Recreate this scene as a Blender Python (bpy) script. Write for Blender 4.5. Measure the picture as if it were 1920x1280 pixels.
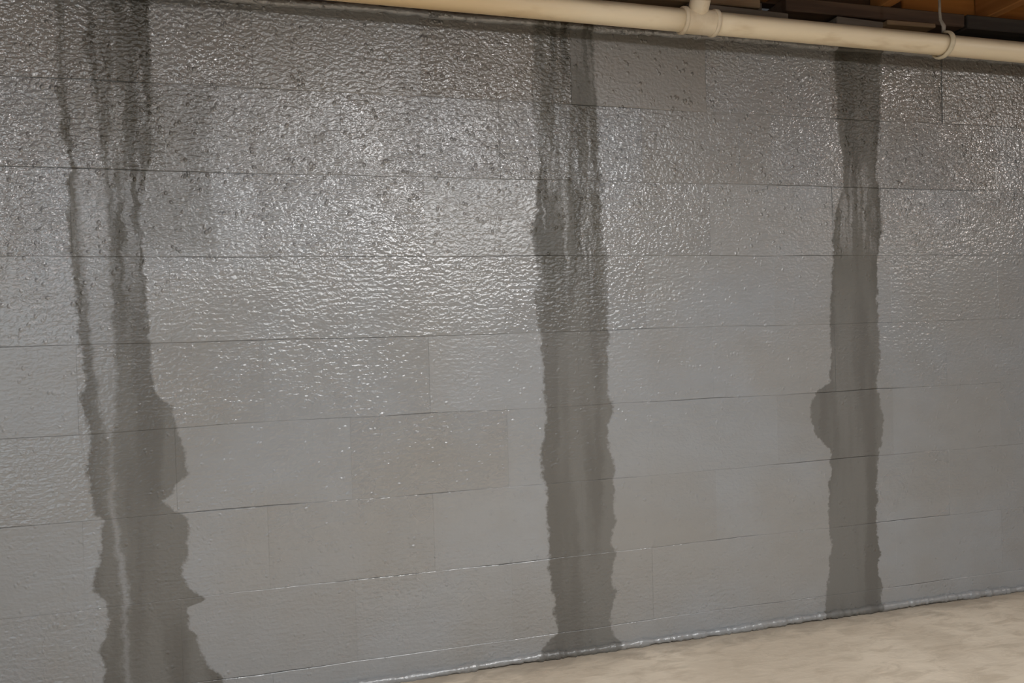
import bpy, bmesh, math, random
from mathutils import Vector, Matrix, noise as mnoise

for o in list(bpy.data.objects):
    bpy.data.objects.remove(o)
SC = bpy.context.scene
COL = SC.collection
R = random.Random(11)

# ------------------------------------------------------------------ camera
cd = bpy.data.cameras.new('camera')
cam = bpy.data.objects.new('camera', cd)
COL.objects.link(cam)
cd.sensor_fit = 'HORIZONTAL'
cd.sensor_width = 36.0
cd.lens = 36.0 * 1400 / 1920
cd.clip_start = 0.05
cd.clip_end = 60
yaw, pitch, roll = .2565, -.0159, -.0276
f = Vector((math.sin(yaw) * math.cos(pitch), math.cos(yaw) * math.cos(pitch), math.sin(pitch)))
r = Vector((math.cos(yaw), -math.sin(yaw), 0))
u = r.cross(f)
r2 = r * math.cos(roll) + u * math.sin(roll)
u2 = -r * math.sin(roll) + u * math.cos(roll)
M = Matrix((r2, u2, -f)).transposed().to_4x4()
M.translation = Vector((0, -1.9116, .8894))
cam.matrix_world = M
SC.camera = cam

# ------------------------------------------------------------------ world, lamps, exposure
SC.view_settings.view_transform = 'Standard'
SC.view_settings.look = 'None'
SC.view_settings.exposure = 0.0
SC.view_settings.gamma = 1.0
SC.view_settings.use_curve_mapping = False
w = bpy.data.worlds.new('world')
SC.world = w
w.use_nodes = True
w.node_tree.nodes['Background'].inputs[0].default_value = (.9, .95, 1, 1)
w.node_tree.nodes['Background'].inputs[1].default_value = .05


def lamp(name, kind, loc, energy, color, target=None, size=None, size_y=None):
    d = bpy.data.lights.new(name, kind)
    o = bpy.data.objects.new(name, d)
    COL.objects.link(o)
    o.location = loc
    d.energy = energy
    d.color = color
    if kind == 'AREA':
        d.shape = 'RECTANGLE'
        d.size, d.size_y = size, size_y
    else:
        d.shadow_soft_size = size
    if target:
        o.rotation_euler = (Vector(target) - Vector(loc)).to_track_quat('-Z', 'Y').to_euler()
    return o


# added fill panels behind the camera and under the joists, and bare bulbs
lamp('broad_fill', 'AREA', (-2.3, -4.1, 1.0), 24, (.85, .94, 1), (.3, 0, .5), 2.2, 1.7)  # unseen cool panel added for broad light on the wall
lamp('overhead_fill', 'AREA', (.65, -2.0, 1.80), 70, (.97, .99, 1), (.65, -2.0, 0), 2.3, .35)  # unseen downward panel added to brighten the floor and lower wall
lamp('bulb_light', 'POINT', (-1.32, -2.1, 1.86), 13, (1, .99, 1), None, .06)
lamp('bulb_light', 'POINT', (.70, -2.4, 1.86), 13.5, (1, .99, 1), None, .06)
lamp('bulb_light', 'POINT', (3.75, -2.0, 1.86), 36, (1, .97, .94), None, .06)


# ------------------------------------------------------------------ helpers
def obj(name, bm, mats, parent=None, smooth=False, label=None, cat=None, kind=None, group=None):
    me = bpy.data.meshes.new(name)
    bmesh.ops.recalc_face_normals(bm, faces=bm.faces)
    bm.to_mesh(me)
    bm.free()
    for m in (mats if isinstance(mats, (list, tuple)) else [mats]):
        me.materials.append(m)
    if smooth:
        for p in me.polygons:
            p.use_smooth = True
    o = bpy.data.objects.new(name, me)
    COL.objects.link(o)
    if parent is not None:
        o.parent = parent
        o.matrix_parent_inverse = parent.matrix_world.inverted()
    tag(o, label, cat, kind, group)
    return o


def tag(o, label=None, cat=None, kind=None, group=None):
    for k, v in (('label', label), ('category', cat), ('kind', kind), ('group', group)):
        if v:
            o[k] = v


def empty(name, loc, label, cat, group=None):
    o = bpy.data.objects.new(name, None)
    COL.objects.link(o)
    o.location = loc
    o.empty_display_size = .05
    tag(o, label, cat, None, group)
    bpy.context.view_layer.update()
    return o


def add_box(bm, lo, hi, bev=0.0, jit=0.0, rot=None, seg=1):
    t = bmesh.new()
    bmesh.ops.create_cube(t, size=1)
    s = [hi[i] - lo[i] for i in range(3)]
    c = [(hi[i] + lo[i]) / 2 for i in range(3)]
    for v in t.verts:
        v.co = Vector((v.co[i] * s[i] for i in range(3)))
        if jit:
            v.co += Vector((R.uniform(-jit, jit) for _ in range(3)))
    if bev:
        bmesh.ops.bevel(t, geom=t.edges[:], offset=bev, segments=seg, affect='EDGES', profile=.6)
    for v in t.verts:
        if rot:
            v.co = rot @ v.co
        v.co += Vector(c)
    me = bpy.data.meshes.new('tmp')
    t.to_mesh(me)
    t.free()
    bm.from_mesh(me)
    bpy.data.meshes.remove(me)


def add_tube(bm, pts, rad, n=20, cap=True, ref=None):
    """a tube along pts; rad is a number, one per point, or a pair (width, thickness) for a flat band"""
    pts = [Vector(p) for p in pts]
    rings = []
    prev = None
    for i, p in enumerate(pts):
        a = pts[max(i - 1, 0)]
        b = pts[min(i + 1, len(pts) - 1)]
        t = (b - a).normalized()
        s = ref or prev or (Vector((0, 0, 1)) if abs(t.z) < .9 else Vector((1, 0, 0)))
        s = (s - t * s.dot(t)).normalized()
        prev = s
        q = t.cross(s)
        rr = rad[i] if isinstance(rad, list) else rad
        ra, rb = rr if isinstance(rr, tuple) else (rr, rr)
        rings.append([bm.verts.new(p + s * ra * math.cos(k * 2 * math.pi / n) + q * rb * math.sin(k * 2 * math.pi / n)) for k in range(n)])
    for A, B in zip(rings, rings[1:]):
        for k in range(n):
            bm.faces.new((A[k], A[(k + 1) % n], B[(k + 1) % n], B[k]))
    if cap:
        bm.faces.new(rings[0])
        bm.faces.new(rings[-1])


# ------------------------------------------------------------------ node helper
class NT:
    def __init__(self, name):
        self.m = bpy.data.materials.new(name)
        self.m.use_nodes = True
        self.t = self.m.node_tree
        self.t.nodes.clear()
        self.out = self.n('ShaderNodeOutputMaterial')
        self.b = self.n('ShaderNodeBsdfPrincipled')
        self.t.links.new(self.b.outputs[0], self.out.inputs[0])

    def n(self, typ, **kw):
        x = self.t.nodes.new(typ)
        for k, v in kw.items():
            setattr(x, k, v)
        return x

    def put(self, sock, v):
        if isinstance(v, bpy.types.NodeSocket):
            self.t.links.new(v, sock)
        elif isinstance(v, (tuple, list)) and len(v) == 3 and sock.type == 'RGBA':
            sock.default_value = (*v, 1)
        else:
            sock.default_value = v

    def math(self, op, a, b=0.0, c=None, clamp=False):
        x = self.n('ShaderNodeMath', operation=op, use_clamp=clamp)
        self.put(x.inputs[0], a)
        self.put(x.inputs[1], b)
        if c is not None:
            self.put(x.inputs[2], c)
        return x.outputs[0]

    def step(self, v, lo, hi, a=0.0, b=1.0):
        x = self.n('ShaderNodeMapRange', interpolation_type='SMOOTHSTEP')
        for i, q in enumerate((v, lo, hi, a, b)):
            self.put(x.inputs[i], q)
        return x.outputs[0]

    def mix(self, fac, a, b, blend='MIX'):
        x = self.n('ShaderNodeMix', data_type='RGBA', blend_type=blend)
        self.put(x.inputs[0], fac)
        self.put(x.inputs[6], a)
        self.put(x.inputs[7], b)
        return x.outputs[2]

    def pos(self):
        g = self.n('ShaderNodeNewGeometry')
        s = self.n('ShaderNodeSeparateXYZ')
        self.t.links.new(g.outputs['Position'], s.inputs[0])
        return g.outputs['Position'], s.outputs[0], s.outputs[1], s.outputs[2]

    def vec(self, x, y, z):
        c = self.n('ShaderNodeCombineXYZ')
        for i, v in enumerate((x, y, z)):
            self.put(c.inputs[i], v)
        return c.outputs[0]

    def scaled(self, v, s):
        x = self.n('ShaderNodeVectorMath', operation='MULTIPLY')
        self.put(x.inputs[0], v)
        x.inputs[1].default_value = s
        return x.outputs[0]

    def noise(self, v, scale, detail=2.0, rough=.5, dist=0.0):
        x = self.n('ShaderNodeTexNoise')
        self.put(x.inputs['Vector'], v)
        x.inputs['Scale'].default_value = scale
        x.inputs['Detail'].default_value = detail
        x.inputs['Roughness'].default_value = rough
        x.inputs['Distortion'].default_value = dist
        return x.outputs[0]

    def voro(self, v, scale, feature='F1'):
        x = self.n('ShaderNodeTexVoronoi', feature=feature)
        self.put(x.inputs['Vector'], v)
        x.inputs['Scale'].default_value = scale
        return x.outputs[0]

    def curve(self, v, pts):
        """piecewise linear table (z, x): returns x in metres"""
        lo = min(p[1] for p in pts)
        hi = max(p[1] for p in pts)
        z0, z1 = -.03, 1.76
        fc = self.n('ShaderNodeFloatCurve')
        cm = fc.mapping
        c = cm.curves[0]
        q = [((p[0] - z0) / (z1 - z0), (p[1] - lo) / (hi - lo)) for p in pts]
        q = [(0.0, q[0][1])] + [x for x in q if .004 < x[0] < .996] + [(1.0, q[-1][1])]
        while len(c.points) < len(q):
            c.points.new(.5, .5)
        for pt, (a, b) in zip(c.points, q):
            pt.location = (a, b)
            pt.handle_type = 'VECTOR'
        cm.update()
        self.put(fc.inputs['Value'], self.math('MULTIPLY', self.math('SUBTRACT', v, z0), 1 / (z1 - z0), clamp=True))
        return self.math('MULTIPLY_ADD', fc.outputs[0], hi - lo, lo)

    def bump(self, h, strength, dist, normal=None):
        x = self.n('ShaderNodeBump')
        self.put(x.inputs['Strength'], strength)
        x.inputs['Distance'].default_value = dist
        self.put(x.inputs['Height'], h)
        if normal is not None:
            self.put(x.inputs['Normal'], normal)
        return x.outputs[0]

    def set(self, **kw):
        for k, v in kw.items():
            self.put(self.b.inputs[k.replace('_', ' ')], v)
        return self.m


# ------------------------------------------------------------------ damp stains on the wall: (height, x) of each edge in metres
S1L = [(0.024, -0.52), (0.096, -0.504), (0.12, -0.494), (0.172, -0.509), (0.195, -0.497), (0.243, -0.485), (0.275, -0.489), (0.308, -0.51), (0.334, -0.515), (0.394, -0.496), (0.474, -0.492), (0.488, -0.505), (0.545, -0.519), (0.594, -0.521), (0.667, -0.508), (0.705, -0.514), (0.755, -0.531), (0.803, -0.511), (0.84, -0.521), (0.914, -0.529), (0.988, -0.532), (1.061, -0.535), (1.146, -0.543), (1.268, -0.536), (1.317, -0.532), (1.353, -0.547), (1.449, -0.55), (1.63, -0.549), (1.714, -0.552)]
S1R = [(-0.022, -0.23), (0.07, -0.24), (0.1, -0.269), (0.128, -0.286), (0.168, -0.294), (0.195, -0.31), (0.248, -0.318), (0.262, -0.276), (0.299, -0.316), (0.337, -0.321), (0.387, -0.311), (0.457, -0.305), (0.507, -0.362), (0.524, -0.344), (0.565, -0.305), (0.604, -0.306), (0.681, -0.327), (0.732, -0.335), (0.759, -0.371), (0.885, -0.378), (1.01, -0.382), (1.098, -0.385), (1.185, -0.386), (1.272, -0.372), (1.373, -0.34), (1.485, -0.348), (1.559, -0.354), (1.733, -0.351)]
A1L = [(0.252, -0.456), (0.277, -0.455), (0.365, -0.461), (0.441, -0.469), (0.491, -0.475), (0.653, -0.471), (0.703, -0.486), (0.815, -0.496), (0.913, -0.504), (1.061, -0.508), (1.146, -0.511), (1.317, -0.521), (1.547, -0.538), (1.716, -0.53)]
A1R = [(0.251, -0.449), (0.275, -0.441), (0.364, -0.448), (0.452, -0.459), (0.49, -0.464), (0.652, -0.468), (0.701, -0.458), (0.788, -0.452), (0.912, -0.455), (1.036, -0.455), (1.147, -0.455), (1.27, -0.461), (1.429, -0.474), (1.55, -0.492), (1.721, -0.481)]
S2L = [(-0.0, 0.536), (0.019, 0.551), (0.045, 0.575), (0.07, 0.605), (0.121, 0.599), (0.194, 0.594), (0.253, 0.588), (0.354, 0.586), (0.454, 0.586), (0.506, 0.573), (0.57, 0.574), (0.641, 0.591), (0.684, 0.588), (0.77, 0.585), (0.855, 0.582), (0.898, 0.576), (0.97, 0.566), (1.012, 0.579), (1.083, 0.571), (1.14, 0.561), (1.197, 0.577), (1.353, 0.589), (1.466, 0.577), (1.551, 0.577), (1.678, 0.583)]
S2R = [(-0.02, 0.781), (0.016, 0.79), (0.041, 0.767), (0.101, 0.761), (0.158, 0.778), (0.204, 0.763), (0.261, 0.781), (0.307, 0.766), (0.357, 0.783), (0.395, 0.776), (0.512, 0.783), (0.557, 0.768), (0.616, 0.764), (0.661, 0.787), (0.703, 0.769), (0.762, 0.771), (0.908, 0.775), (1.083, 0.776), (1.141, 0.766), (1.315, 0.763), (1.489, 0.76), (1.561, 0.754), (1.69, 0.753)]
S3L = [(0.009, 1.44), (0.095, 1.455), (0.158, 1.464), (0.238, 1.47), (0.319, 1.462), (0.358, 1.467), (0.406, 1.465), (0.445, 1.479), (0.51, 1.471), (0.552, 1.426), (0.577, 1.417), (0.633, 1.406), (0.679, 1.429), (0.708, 1.481), (0.733, 1.476), (0.796, 1.487), (0.891, 1.48), (0.955, 1.487), (1.082, 1.498), (1.145, 1.499), (1.209, 1.506), (1.289, 1.536), (1.352, 1.541), (1.463, 1.522), (1.557, 1.515), (1.699, 1.513)]
S3R = [(-0.008, 1.642), (0.081, 1.65), (0.124, 1.632), (0.172, 1.642), (0.271, 1.631), (0.368, 1.637), (0.482, 1.646), (0.53, 1.661), (0.595, 1.662), (0.693, 1.645), (0.758, 1.656), (0.855, 1.655), (0.952, 1.651), (1.082, 1.654), (1.162, 1.675), (1.292, 1.665), (1.324, 1.654), (1.437, 1.668), (1.566, 1.675), (1.711, 1.684)]


def wall_material():
    k = NT('painted_block')
    P, X, Y, Z = k.pos()
    # ragged edges of the wet runs
    e1 = k.math('SUBTRACT', k.noise(P, 26, 2, .6), .5)
    e2 = k.math('SUBTRACT', k.noise(P, 120, 2, .6), .5)
    xd = k.math('ADD', X, k.math('ADD', k.math('MULTIPLY', e1, .030), k.math('MULTIPLY', e2, .016)))

    def band(L, Rr, soft=.005):
        a = k.step(k.math('SUBTRACT', xd, k.curve(Z, L)), -soft, soft)
        b = k.step(k.math('SUBTRACT', k.curve(Z, Rr), xd), -soft, soft)
        return k.math('MULTIPLY', a, b)

    s1 = band(S1L, S1R)
    a1 = band(A1L, A1R, .008)
    s2 = band(S2L, S2R)
    s3 = band(S3L, S3R, .004)
    high = k.step(Z, .80, 1.15)                       # the runs are fresher and streakier high up
    streak = k.noise(k.vec(k.math('MULTIPLY', xd, 42), 0, k.math('MULTIPLY', Z, 3.2)), 1.0, 3, .6)
    drip = k.step(streak, .46, .60)
    s1 = k.math('MULTIPLY', s1, k.math('SUBTRACT', 1.0, k.math('MULTIPLY', a1, .72)))
    strk = k.math('SUBTRACT', 1.0, k.math('MULTIPLY', k.math('MULTIPLY', drip, high), .50))
    wet12 = k.math('MULTIPLY', k.math('MAXIMUM', s1, s2), strk)
    strk3 = k.math('SUBTRACT', 1.0, k.math('MULTIPLY', k.math('MULTIPLY', drip, k.math('MULTIPLY', k.step(Z, 1.05, 1.15), k.step(Z, 1.40, 1.32))), .55))
    wet = k.math('MAXIMUM', wet12, k.math('MULTIPLY', s3, strk3))
    # a wider half-dry damp halo beside the first run, and faint ones under the second
    h1 = k.math('MULTIPLY', k.math('MULTIPLY', k.step(xd, -.40, -.37), k.step(xd, -.205, -.25)), k.math('MULTIPLY', k.step(Z, 1.05, 1.14), k.step(Z, 1.52, 1.46)))
    halo = k.math('MULTIPLY', h1, .55)
    # paint colour
    big = k.noise(P, 2.3, 2, .5)
    mid = k.noise(k.scaled(P, (1, 1, 1.7)), 9, 3, .6)
    dry = k.mix(k.step(big, .38, .64), (.250, .262, .274), (.243, .243, .238))
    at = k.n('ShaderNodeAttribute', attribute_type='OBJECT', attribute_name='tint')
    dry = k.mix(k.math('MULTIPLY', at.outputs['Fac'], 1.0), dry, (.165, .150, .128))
    dry = k.mix(k.step(mid, .30, .75, 0, .30), dry, (.200, .194, .182))
    core = k.noise(k.vec(k.math('MULTIPLY', xd, 14), 0, k.math('MULTIPLY', Z, 1.6)), 1.0, 2, .5)
    damp = k.mix(k.step(core, .40, .62), (.142, .139, .129), (.106, .102, .093))
    damp = k.mix(high, damp, k.mix(k.step(core, .40, .62), (.105, .100, .086), (.066, .062, .051)))
    col = k.mix(k.math('MAXIMUM', wet, halo), dry, damp)
    # brushed and stippled masonry paint: droplets and drag marks
    dist = k.noise(P, 14, 2, .5)
    Pw = k.n('ShaderNodeVectorMath', operation='ADD')
    k.put(Pw.inputs[0], P)
    k.put(Pw.inputs[1], k.vec(k.math('MULTIPLY', dist, .02), 0, k.math('MULTIPLY', dist, .02)))
    stip = k.noise(k.scaled(Pw.outputs[0], (1, 1, 1.3)), 92, 1.4, .5)
    drag = k.noise(k.scaled(P, (.35, 1, 1.5)), 80, 1, .5)
    upper = k.step(k.math('SUBTRACT', Z, k.math('MULTIPLY', X, .05)), .78, 1.36)
    gl = k.n('ShaderNodeAttribute', attribute_type='OBJECT', attribute_name='gloss')
    patch = k.step(k.noise(k.scaled(P, (1, 1, 1.4)), 3.1, 2, .5), .36, .60, .6, 1.0)
    amt = k.math('MULTIPLY', k.math('MULTIPLY', gl.outputs['Fac'], patch), k.math('MULTIPLY_ADD', upper, .60, .40))
    amt = k.math('MULTIPLY', amt, k.math('SUBTRACT', 1.0, k.math('MULTIPLY', k.math('MULTIPLY', s3, strk3), .3)))
    n1 = k.bump(drag, k.math('MULTIPLY', amt, k.math('MULTIPLY_ADD', upper, -.35, .6)), .006)
    n2 = k.bump(stip, amt, .0058, n1)
    cell = k.voro(k.scaled(Pw.outputs[0], (1, 1, .8)), 78)
    beads = k.math('MULTIPLY', k.step(cell, .42, .08), k.step(k.noise(P, 24, 2), .50, .60))     # beads of sweat and paint nibs
    n2 = k.bump(beads, k.math('MULTIPLY_ADD', upper, .65, .35), .0030, n2)
    rough = k.math('ADD', .12, k.math('MULTIPLY', k.noise(P, 7, 2), .12))
    rough = k.math('ADD', rough, k.math('MULTIPLY', k.math('MAXIMUM', k.math('MULTIPLY', wet12, wet12), k.math('MULTIPLY', halo, .5)), k.math('MULTIPLY_ADD', high, .14, .05)))
    rough = k.math('ADD', rough, k.math('MULTIPLY', k.math('SUBTRACT', 1.0, gl.outputs['Fac'], clamp=True), .38))
    rough = k.math('ADD', rough, k.math('MULTIPLY', k.math('MULTIPLY', s3, strk3), .22))                             # soaked through, duller
    rough = k.math('ADD', rough, k.math('MULTIPLY', k.math('SUBTRACT', 1.0, upper), .10))
    return k.set(Base_Color=col, Roughness=rough, Normal=n2, Specular_IOR_Level=k.math('SUBTRACT', .95, k.math('MULTIPLY', k.math('MAXIMUM', wet, k.math('MULTIPLY', halo, .6)), .42)), IOR=1.6)


def simple(name, c1, c2, scale, stretch, rough, bump=.3, bdist=.002, spec=.4, c3=None):
    k = NT(name)
    P, X, Y, Z = k.pos()
    v = k.scaled(P, stretch)
    a = k.noise(v, scale, 4, .6, .3)
    c = k.mix(k.step(a, .35, .65), c1, c2)
    if c3:
        c = k.mix(k.step(k.noise(P, scale * .22, 3, .6), .48, .66), c, c3)
    return k.set(Base_Color=c, Roughness=rough, Specular_IOR_Level=spec, Normal=k.bump(a, bump, bdist))


def floor_material():
    k = NT('concrete_floor')
    P, X, Y, Z = k.pos()
    b = k.noise(P, 2.6, 3, .55, .4)
    m = k.noise(k.scaled(P, (1, 2.2, 1)), 11, 4, .65, .5)
    s = k.noise(k.scaled(P, (.7, 2.6, 1)), 40, 3, .6)
    c = k.mix(k.step(b, .35, .68), (.68, .59, .47), (.56, .475, .37))
    c = k.mix(k.step(m, .42, .70, 0, .75), c, (.48, .40, .305))
    c = k.mix(k.step(s, .55, .75, 0, .45), c, (.66, .58, .46))
    # darker edge along the wall foot
    edge = k.math('MULTIPLY', k.step(k.math('ADD', Y, k.math('MULTIPLY', k.math('SUBTRACT', m, .5), .16)), -.10, -.01), .55)
    c = k.mix(edge, c, (.24, .205, .165))
    return k.set(Base_Color=c, Roughness=.7, Specular_IOR_Level=.3, Normal=k.bump(k.math('ADD', m, k.math('MULTIPLY', s, .5)), .35, .004))


def pipe_material():
    k = NT('yellowed_plastic')
    P, X, Y, Z = k.pos()
    a = k.noise(k.scaled(P, (.25, 1, 1)), 26, 3, .6)
    b = k.noise(k.scaled(P, (.3, 1, 1)), 5, 2, .5)
    c = k.mix(k.step(b, .4, .62), (.86, .74, .54), (.82, .665, .44))
    c = k.mix(k.step(a, .54, .72, 0, .45), c, (.56, .42, .25))
    warm = k.step(X, .75, .35)                                    # older, more yellowed length of pipe
    c = k.mix(k.math('MULTIPLY', warm, .7), c, (.66, .47, .235))
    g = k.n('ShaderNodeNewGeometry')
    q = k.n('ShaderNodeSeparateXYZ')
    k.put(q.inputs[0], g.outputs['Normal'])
    dusty_shade = k.math('MULTIPLY', k.step(q.outputs[2], .05, .75), k.math('MULTIPLY_ADD', a, .5, .35))
    c = k.mix(dusty_shade, c, (.20, .145, .085))                         # shade of the upper side painted in, over a dusty mottle
    return k.set(Base_Color=c, Roughness=.42, Specular_IOR_Level=.45, Normal=k.bump(a, .15, .001))


WALL = wall_material()
FLOOR = floor_material()
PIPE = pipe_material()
FIT = simple('cream_plastic', (.74, .64, .48), (.66, .55, .39), 20, (1, 1, 1), .4, .1)
HOOK = simple('hanger_plastic', (.70, .62, .46), (.60, .52, .37), 40, (1, 1, 1), .35, .1)
STRAP = simple('dull_metal', (.36, .32, .27), (.26, .23, .19), 60, (1, 1, 1), .45, .2)
DARKWOOD = simple('aged_sill_wood', (.060, .048, .038), (.034, .026, .020), 30, (.08, 1, 1), .7, .5)
GREYWOOD = simple('grey_weathered_wood', (.165, .140, .112), (.100, .080, .060), 40, (.08, 1, 1), .7, .5)
BROWNWOOD = simple('brown_wood', (.115, .070, .042), (.070, .040, .024), 30, (.08, 1, 1), .65, .5)
RIMWOOD = simple('orange_fir', (.58, .255, .068), (.42, .17, .042), 22, (.07, 1, 1), .6, .4)
JOISTWOOD = simple('joist_fir', (.50, .225, .068), (.36, .15, .042), 22, (1, .07, 1), .65, .4)
TANWOOD = simple('tan_wood', (.34, .235, .135), (.24, .155, .085), 40, (.08, 1, 1), .65, .4)
PLASTER = simple('plain_grey_wall', (.30, .29, .27), (.25, .24, .22), 6, (1, 1, 1), .7, .2)
SUBFLOOR = simple('subfloor_boards', (.20, .12, .06), (.14, .08, .04), 12, (.1, 1, 1), .7, .3)

# ------------------------------------------------------------------ room shell
XL, XR, YF = -3.3, 4.3, -4.4
bm = bmesh.new()
add_box(bm, (XL - .1, YF - .1, -.12), (XR + .1, .2, 0))
obj('floor', bm, FLOOR, kind='structure', label='bare beige concrete slab floor with darker trowel streaks')

TOPZ = 1.7
ZA, CH, BL = 1.4902, .2032, .4064
bm = bmesh.new()
add_box(bm, (XL, .003, 0), (XR, .19, TOPZ))
wall = obj('wall_back', bm, WALL, kind='structure', label='grey painted concrete block wall with three damp runs of seepage')


def wob(x, k, ch):
    """wander of the bed joint k along the wall"""
    return .0045 * mnoise.noise((x * 2.2, k * 7.3, ch)) + .0018 * mnoise.noise((x * 9, k * 3.1, ch + 5))


def gap(x, k, side):
    return .0018 * max(0, mnoise.noise((x * 3.1 + 4, k * 5.7, 2.0)) - .05) + .0003 * mnoise.noise((x * 40, k, side))


SEG = 12
FLAT = {(0, 3), (7, 0)}
for row in range(9):
    zt = TOPZ if row == 0 else ZA - (row - 1) * CH
    zb = ZA - row * CH
    if zb < 0:
        zb = 0.0
    off = 1.092 if row % 2 == 0 else 1.092 - BL / 2
    n0 = math.floor((XL - off) / BL)
    j = n0
    while off + j * BL < XR:
        x0, x1 = max(off + j * BL, XL), min(off + (j + 1) * BL, XR)
        j += 1
        if x1 - x0 < .03:
            continue
        bm = bmesh.new()
        h = -.0004
        proud = R.uniform(-.0006, .0006) * (1 if row < 4 else .5)
        q = 1 if row < 4 else .4
        tx, tz = R.gauss(0, .0045) * q, R.gauss(0, .0035) * q       # small tilt of the block face
        top = [(x0 + h + (x1 - x0 - 2 * h) * i / SEG) for i in range(SEG + 1)]
        cx, cz = (x0 + x1) / 2, (zt + zb) / 2

        def yy(x, z):
            return proud + tx * (z - cz) + tz * (x - cx)
        lo_f, hi_f, lo_b, hi_b = [], [], [], []
        for i, x in enumerate(top):
            zT = zt if row == 0 else zt + wob(x, row, 0) - gap(x, row, 0)
            zB = zb if zb == 0 else zb + wob(x, row + 1, 0) + gap(x, row + 1, 1)
            ins = .0011
            xi = min(max(x, x0 + .0004), x1 - .0004)
            hi_f.append(bm.verts.new((xi, yy(x, zT), zT - ins)))
            lo_f.append(bm.verts.new((xi, yy(x, zB), zB + ins)))
            hi_b.append(bm.verts.new((x, yy(x, zT) + .0007, zT)))
            lo_b.append(bm.verts.new((x, yy(x, zB) + .0007, zB)))
        for i in range(SEG):
            bm.faces.new((lo_f[i], lo_f[i + 1], hi_f[i + 1], hi_f[i]))
            bm.faces.new((hi_f[i], hi_f[i + 1], hi_b[i + 1], hi_b[i]))
            bm.faces.new((lo_b[i], lo_b[i + 1], lo_f[i + 1], lo_f[i]))
        for i in (0, SEG):                                   # head joints are filled almost flush with paint
            a, b = (bm.verts.new((v.co.x + (h - .0001) * 0 + (-1 if i == 0 else 1) * .0006, v.co.y + .0005, v.co.z)) for v in (lo_f[i], hi_f[i]))
            bm.faces.new((lo_f[i], hi_f[i], b, a))
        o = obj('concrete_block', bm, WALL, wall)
        jj = j - 1
        gl = R.uniform(.7, 1.1)
        tint = max(0, R.gauss(.50, .14) if row == 0 else R.gauss(.20, .12) if row == 1 else R.gauss(0, .08))  # upper rows browned by damp; top row darker still as painted-in shade
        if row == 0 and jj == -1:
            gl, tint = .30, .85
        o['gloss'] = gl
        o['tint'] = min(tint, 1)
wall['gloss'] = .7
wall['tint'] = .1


def bead(name, z, y, rad, label, mat, seed, lump=.45, step=.012, zl=.004):
    bm = bmesh.new()
    pts, rr = [], []
    x = XL
    while x <= XR:
        a = mnoise.noise((x * 6, seed, 0)) * .5 + mnoise.noise((x * 24, seed, 1)) * .5
        pts.append((x, y + a * rad * .4, z + zl * mnoise.noise((x * 3, seed, 3))))
        rr.append(rad * (1 + lump * a + .2 * R.uniform(-1, 1)))
        x += step
    add_tube(bm, pts, rr, 8)
    o = obj(name, bm, mat, smooth=True, kind='structure', label=label)
    o['gloss'] = .8
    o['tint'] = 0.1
    return o


bead('trim_1', .010, -.002, .0105, 'lumpy grey bead of paint and mortar along the wall foot', WALL, 3.3, .95, .0065, .006)
bead('trim_2', 1.700, -.006, .010, 'rough grey mortar lip along the top of the block wall', WALL, 8.1, .5)

for rx, z0, z1 in ((1.092, 1.497, 1.655), (1.192, 1.30, 1.475), (1.545, 1.56, 1.655)):        # ridges left by paint running down
    bm = bmesh.new()
    n = 26
    pts = [(rx + .003 * mnoise.noise((i * .35, rx, 0)), .0005, z0 + (z1 - z0) * i / n) for i in range(n + 1)]
    add_tube(bm, pts, [.0016 + .0022 * max(0, mnoise.noise((i * .8, rx, 4)) + .3) for i in range(n + 1)], 7)
    o = obj('paint_run', bm, WALL, wall, smooth=True)
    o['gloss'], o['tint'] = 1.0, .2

for nm, lo, hi in (('wall_left', (XL - .1, YF, 0), (XL, .0, 2.03)), ('wall_right', (XR, YF, 0), (XR + .1, .0, 2.03)), ('wall_front', (XL, YF - .1, 0), (XR, YF, 2.03))):
    bm = bmesh.new()
    add_box(bm, lo, hi)
    obj(nm, bm, PLASTER, kind='structure', label='plain grey basement wall (%s)' % nm.split('_')[1])

# ceiling: boards over joists
bm = bmesh.new()
add_box(bm, (XL - .1, YF - .1, 2.04), (XR + .1, .2, 2.07))
ceil = obj('ceiling', bm, SUBFLOOR, kind='structure', label='open timber ceiling of dark joists and floor boards')
for i in range(20):
    x = -3.1492 + i * .4064
    if x > XR - .05:
        break
    bm = bmesh.new()
    add_box(bm, (x - .019, YF, 1.851), (x + .019, .075, 2.04), .003)
    obj('joist', bm, JOISTWOOD, ceil)

# ------------------------------------------------------------------ timber on the wall top
def board(name, lo, hi, mat, label, cat, group=None, rot=None, bev=.003, jit=.0008):
    bm = bmesh.new()
    add_box(bm, lo, hi, bev, jit, rot)
    return obj(name, bm, mat, label=label, cat=cat, group=group)


board('sill_plate', (XL + .01, .05, TOPZ), (XR - .01, .185, 1.772), DARKWOOD, 'dark aged timber sill plate lying along the top of the block wall', 'timber', bev=.004)
board('header_board', (XL + .01, .03, 1.812), (1.292, .185, 1.850), TANWOOD, 'tan board end stopping short above the white pipe tee', 'timber')
board('header_board', (1.372, .022, 1.808), (2.02, .185, 1.8495), BROWNWOOD, 'dark brown board under the orange rim board, left of the pipe hook', 'timber')
board('header_board', (2.03, .022, 1.806), (XR - .01, .185, 1.850), DARKWOOD, 'blackish board under the orange rim board, right of the pipe hook', 'timber')
board('rim_board', (XL + .01, .078, 1.8525), (1.830, .118, 2.038), BROWNWOOD, 'rim board, shade painted in as dark brown, beside the joint in the ceiling timber', 'timber')  # joist shade put into this board's colour
board('rim_board', (1.836, .078, 1.8525), (XR - .01, .118, 2.038), RIMWOOD, 'orange fir rim board above the pipe hook', 'timber')
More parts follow.
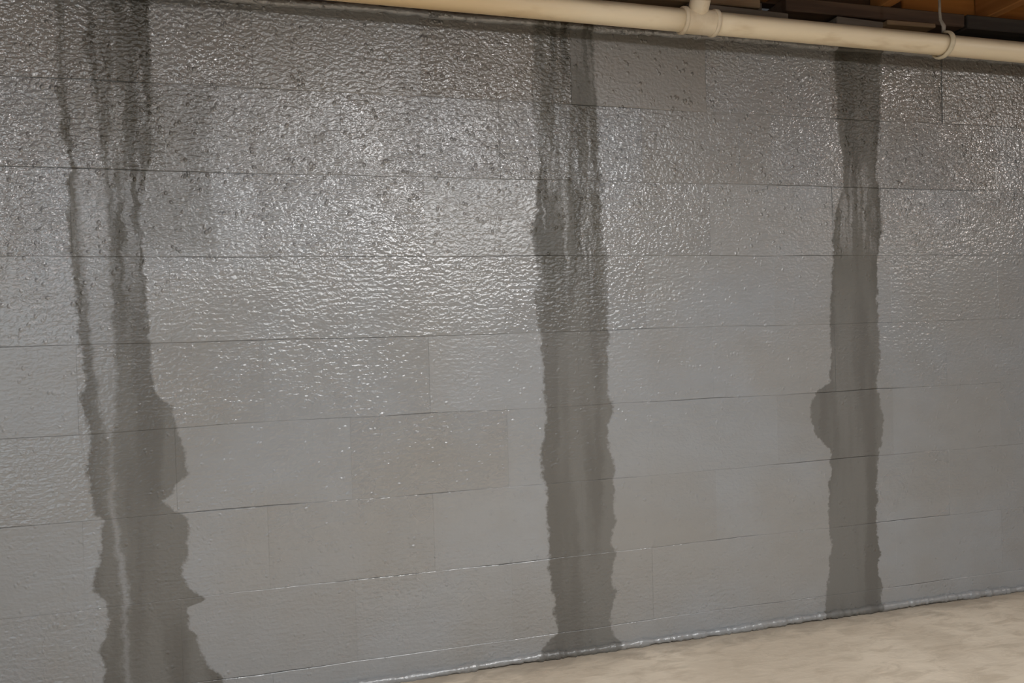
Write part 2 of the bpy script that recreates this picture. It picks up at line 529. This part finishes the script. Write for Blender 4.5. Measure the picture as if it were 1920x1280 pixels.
board('wood_shim', (1.05, .012, 1.7725), (1.372, .16, 1.800), GREYWOOD, 'grey flat shim board with a square end, just right of the pipe tee', 'shim', 'shims on the sill', Matrix.Rotation(.02, 3, 'Y'))
board('wood_shim', (1.535, .008, 1.7725), (1.70, .16, 1.797), GREYWOOD, 'short grey-brown shim block resting on the sill above the pipe', 'shim', 'shims on the sill', Matrix.Rotation(.03, 3, 'Y'))
board('wood_shim', (1.72, .012, 1.793), (1.90, .16, 1.806), TANWOOD, 'tan wedge of wood directly left of the pipe hook', 'shim', 'shims on the sill', Matrix.Rotation(-.012, 3, 'Y'))

# ------------------------------------------------------------------ drain pipe
PY = -.090


def pz(x):
    return 1.710 - .0077 * x


pipe = empty('drain_pipe', (1.02, PY, pz(1.02)), 'cream plastic drain pipe running along the top of the grey block wall', 'pipe')
for a, b in ((XL + .01, .985), (1.058, XR - .01)):
    bm = bmesh.new()
    n = 40
    add_tube(bm, [(a + (b - a) * i / n, PY, pz(a + (b - a) * i / n)) for i in range(n + 1)], .0295, 28)
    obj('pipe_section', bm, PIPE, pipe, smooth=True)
bm = bmesh.new()
add_tube(bm, [(x, PY, pz(x)) for x in (.972, .980, .990, 1.052, 1.062, 1.070)], .0325, 28)
tee = obj('tee_fitting', bm, FIT, pipe, smooth=True, label='paler cream tee fitting with raised collars')
for xa in (.974, 1.066):
    bm = bmesh.new()
    add_tube(bm, [(xa - .006, PY, pz(xa)), (xa - .005, PY, pz(xa)), (xa + .005, PY, pz(xa)), (xa + .006, PY, pz(xa))], [.033, .0355, .0355, .033], 28)
    obj('collar', bm, FIT, tee, smooth=True)
ax = Vector((-.02, -.55, .83)).normalized()
c0 = Vector((1.012, PY, pz(1.02)))
bm = bmesh.new()
add_tube(bm, [c0 + ax * t for t in (.005, .026, .030, .056, .058)], [.022, .024, .027, .027, .025], 24)
obj('branch_socket', bm, FIT, pipe, smooth=True)
bm = bmesh.new()
top = c0 + ax * .056
add_tube(bm, [top - ax * .02, top + ax * .02, top + ax * .05 + Vector((0, .004, .004)), top + ax * .07 + Vector((0, .014, .02)), top + ax * .075 + Vector((0, .016, .06)), top + ax * .075 + Vector((0, .016, .2))], .0215, 20)
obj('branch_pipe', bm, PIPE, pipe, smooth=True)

# ------------------------------------------------------------------ pipe hook
hx = 1.822
hk = empty('pipe_hook', (hx, PY, pz(hx)), 'pale plastic hook strapped round the pipe below the orange rim board', 'hook')
bm = bmesh.new()
loop = []
for i in range(33):
    a = math.radians(95 + 300 * i / 32)        # from the top, down the front, under and up behind
    loop.append((hx + .004 * math.sin(a), PY + .0365 * math.cos(a), pz(hx) + .0365 * math.sin(a)))
add_tube(bm, loop, (.0085, .0042), 10, ref=Vector((1, 0, 0)))
obj('loop', bm, HOOK, hk, smooth=True)
bm = bmesh.new()
add_tube(bm, [(hx + .003, PY + .001, pz(hx) + .036), (hx + .002, PY - .002, pz(hx) + .055), (hx - .004, PY + .004, pz(hx) + .075), (hx - .006, PY + .004, pz(hx) + .10), (hx - .006, PY + .004, 1.87)], [(.006, .004), (.0075, .004), (.0055, .003), (.0045, .0025), (.0045, .0025)], 10, ref=Vector((1, 0, 0)))
obj('strap', bm, STRAP, hk, smooth=True, label='dull metal hanging strap')

# anchor bolt in the gap between the boards
bt = empty('anchor_bolt', (1.318, .075, 1.772), 'small grey anchor bolt standing in the gap between the two dark boards', 'bolt')
bm = bmesh.new()
add_tube(bm, [(1.318, .075, 1.772), (1.318, .075, 1.845)], .006, 12)
obj('shank', bm, STRAP, bt, smooth=True)
bm = bmesh.new()
add_tube(bm, [(1.318, .075, 1.808), (1.318, .075, 1.822)], .012, 6)
obj('nut', bm, STRAP, bt)
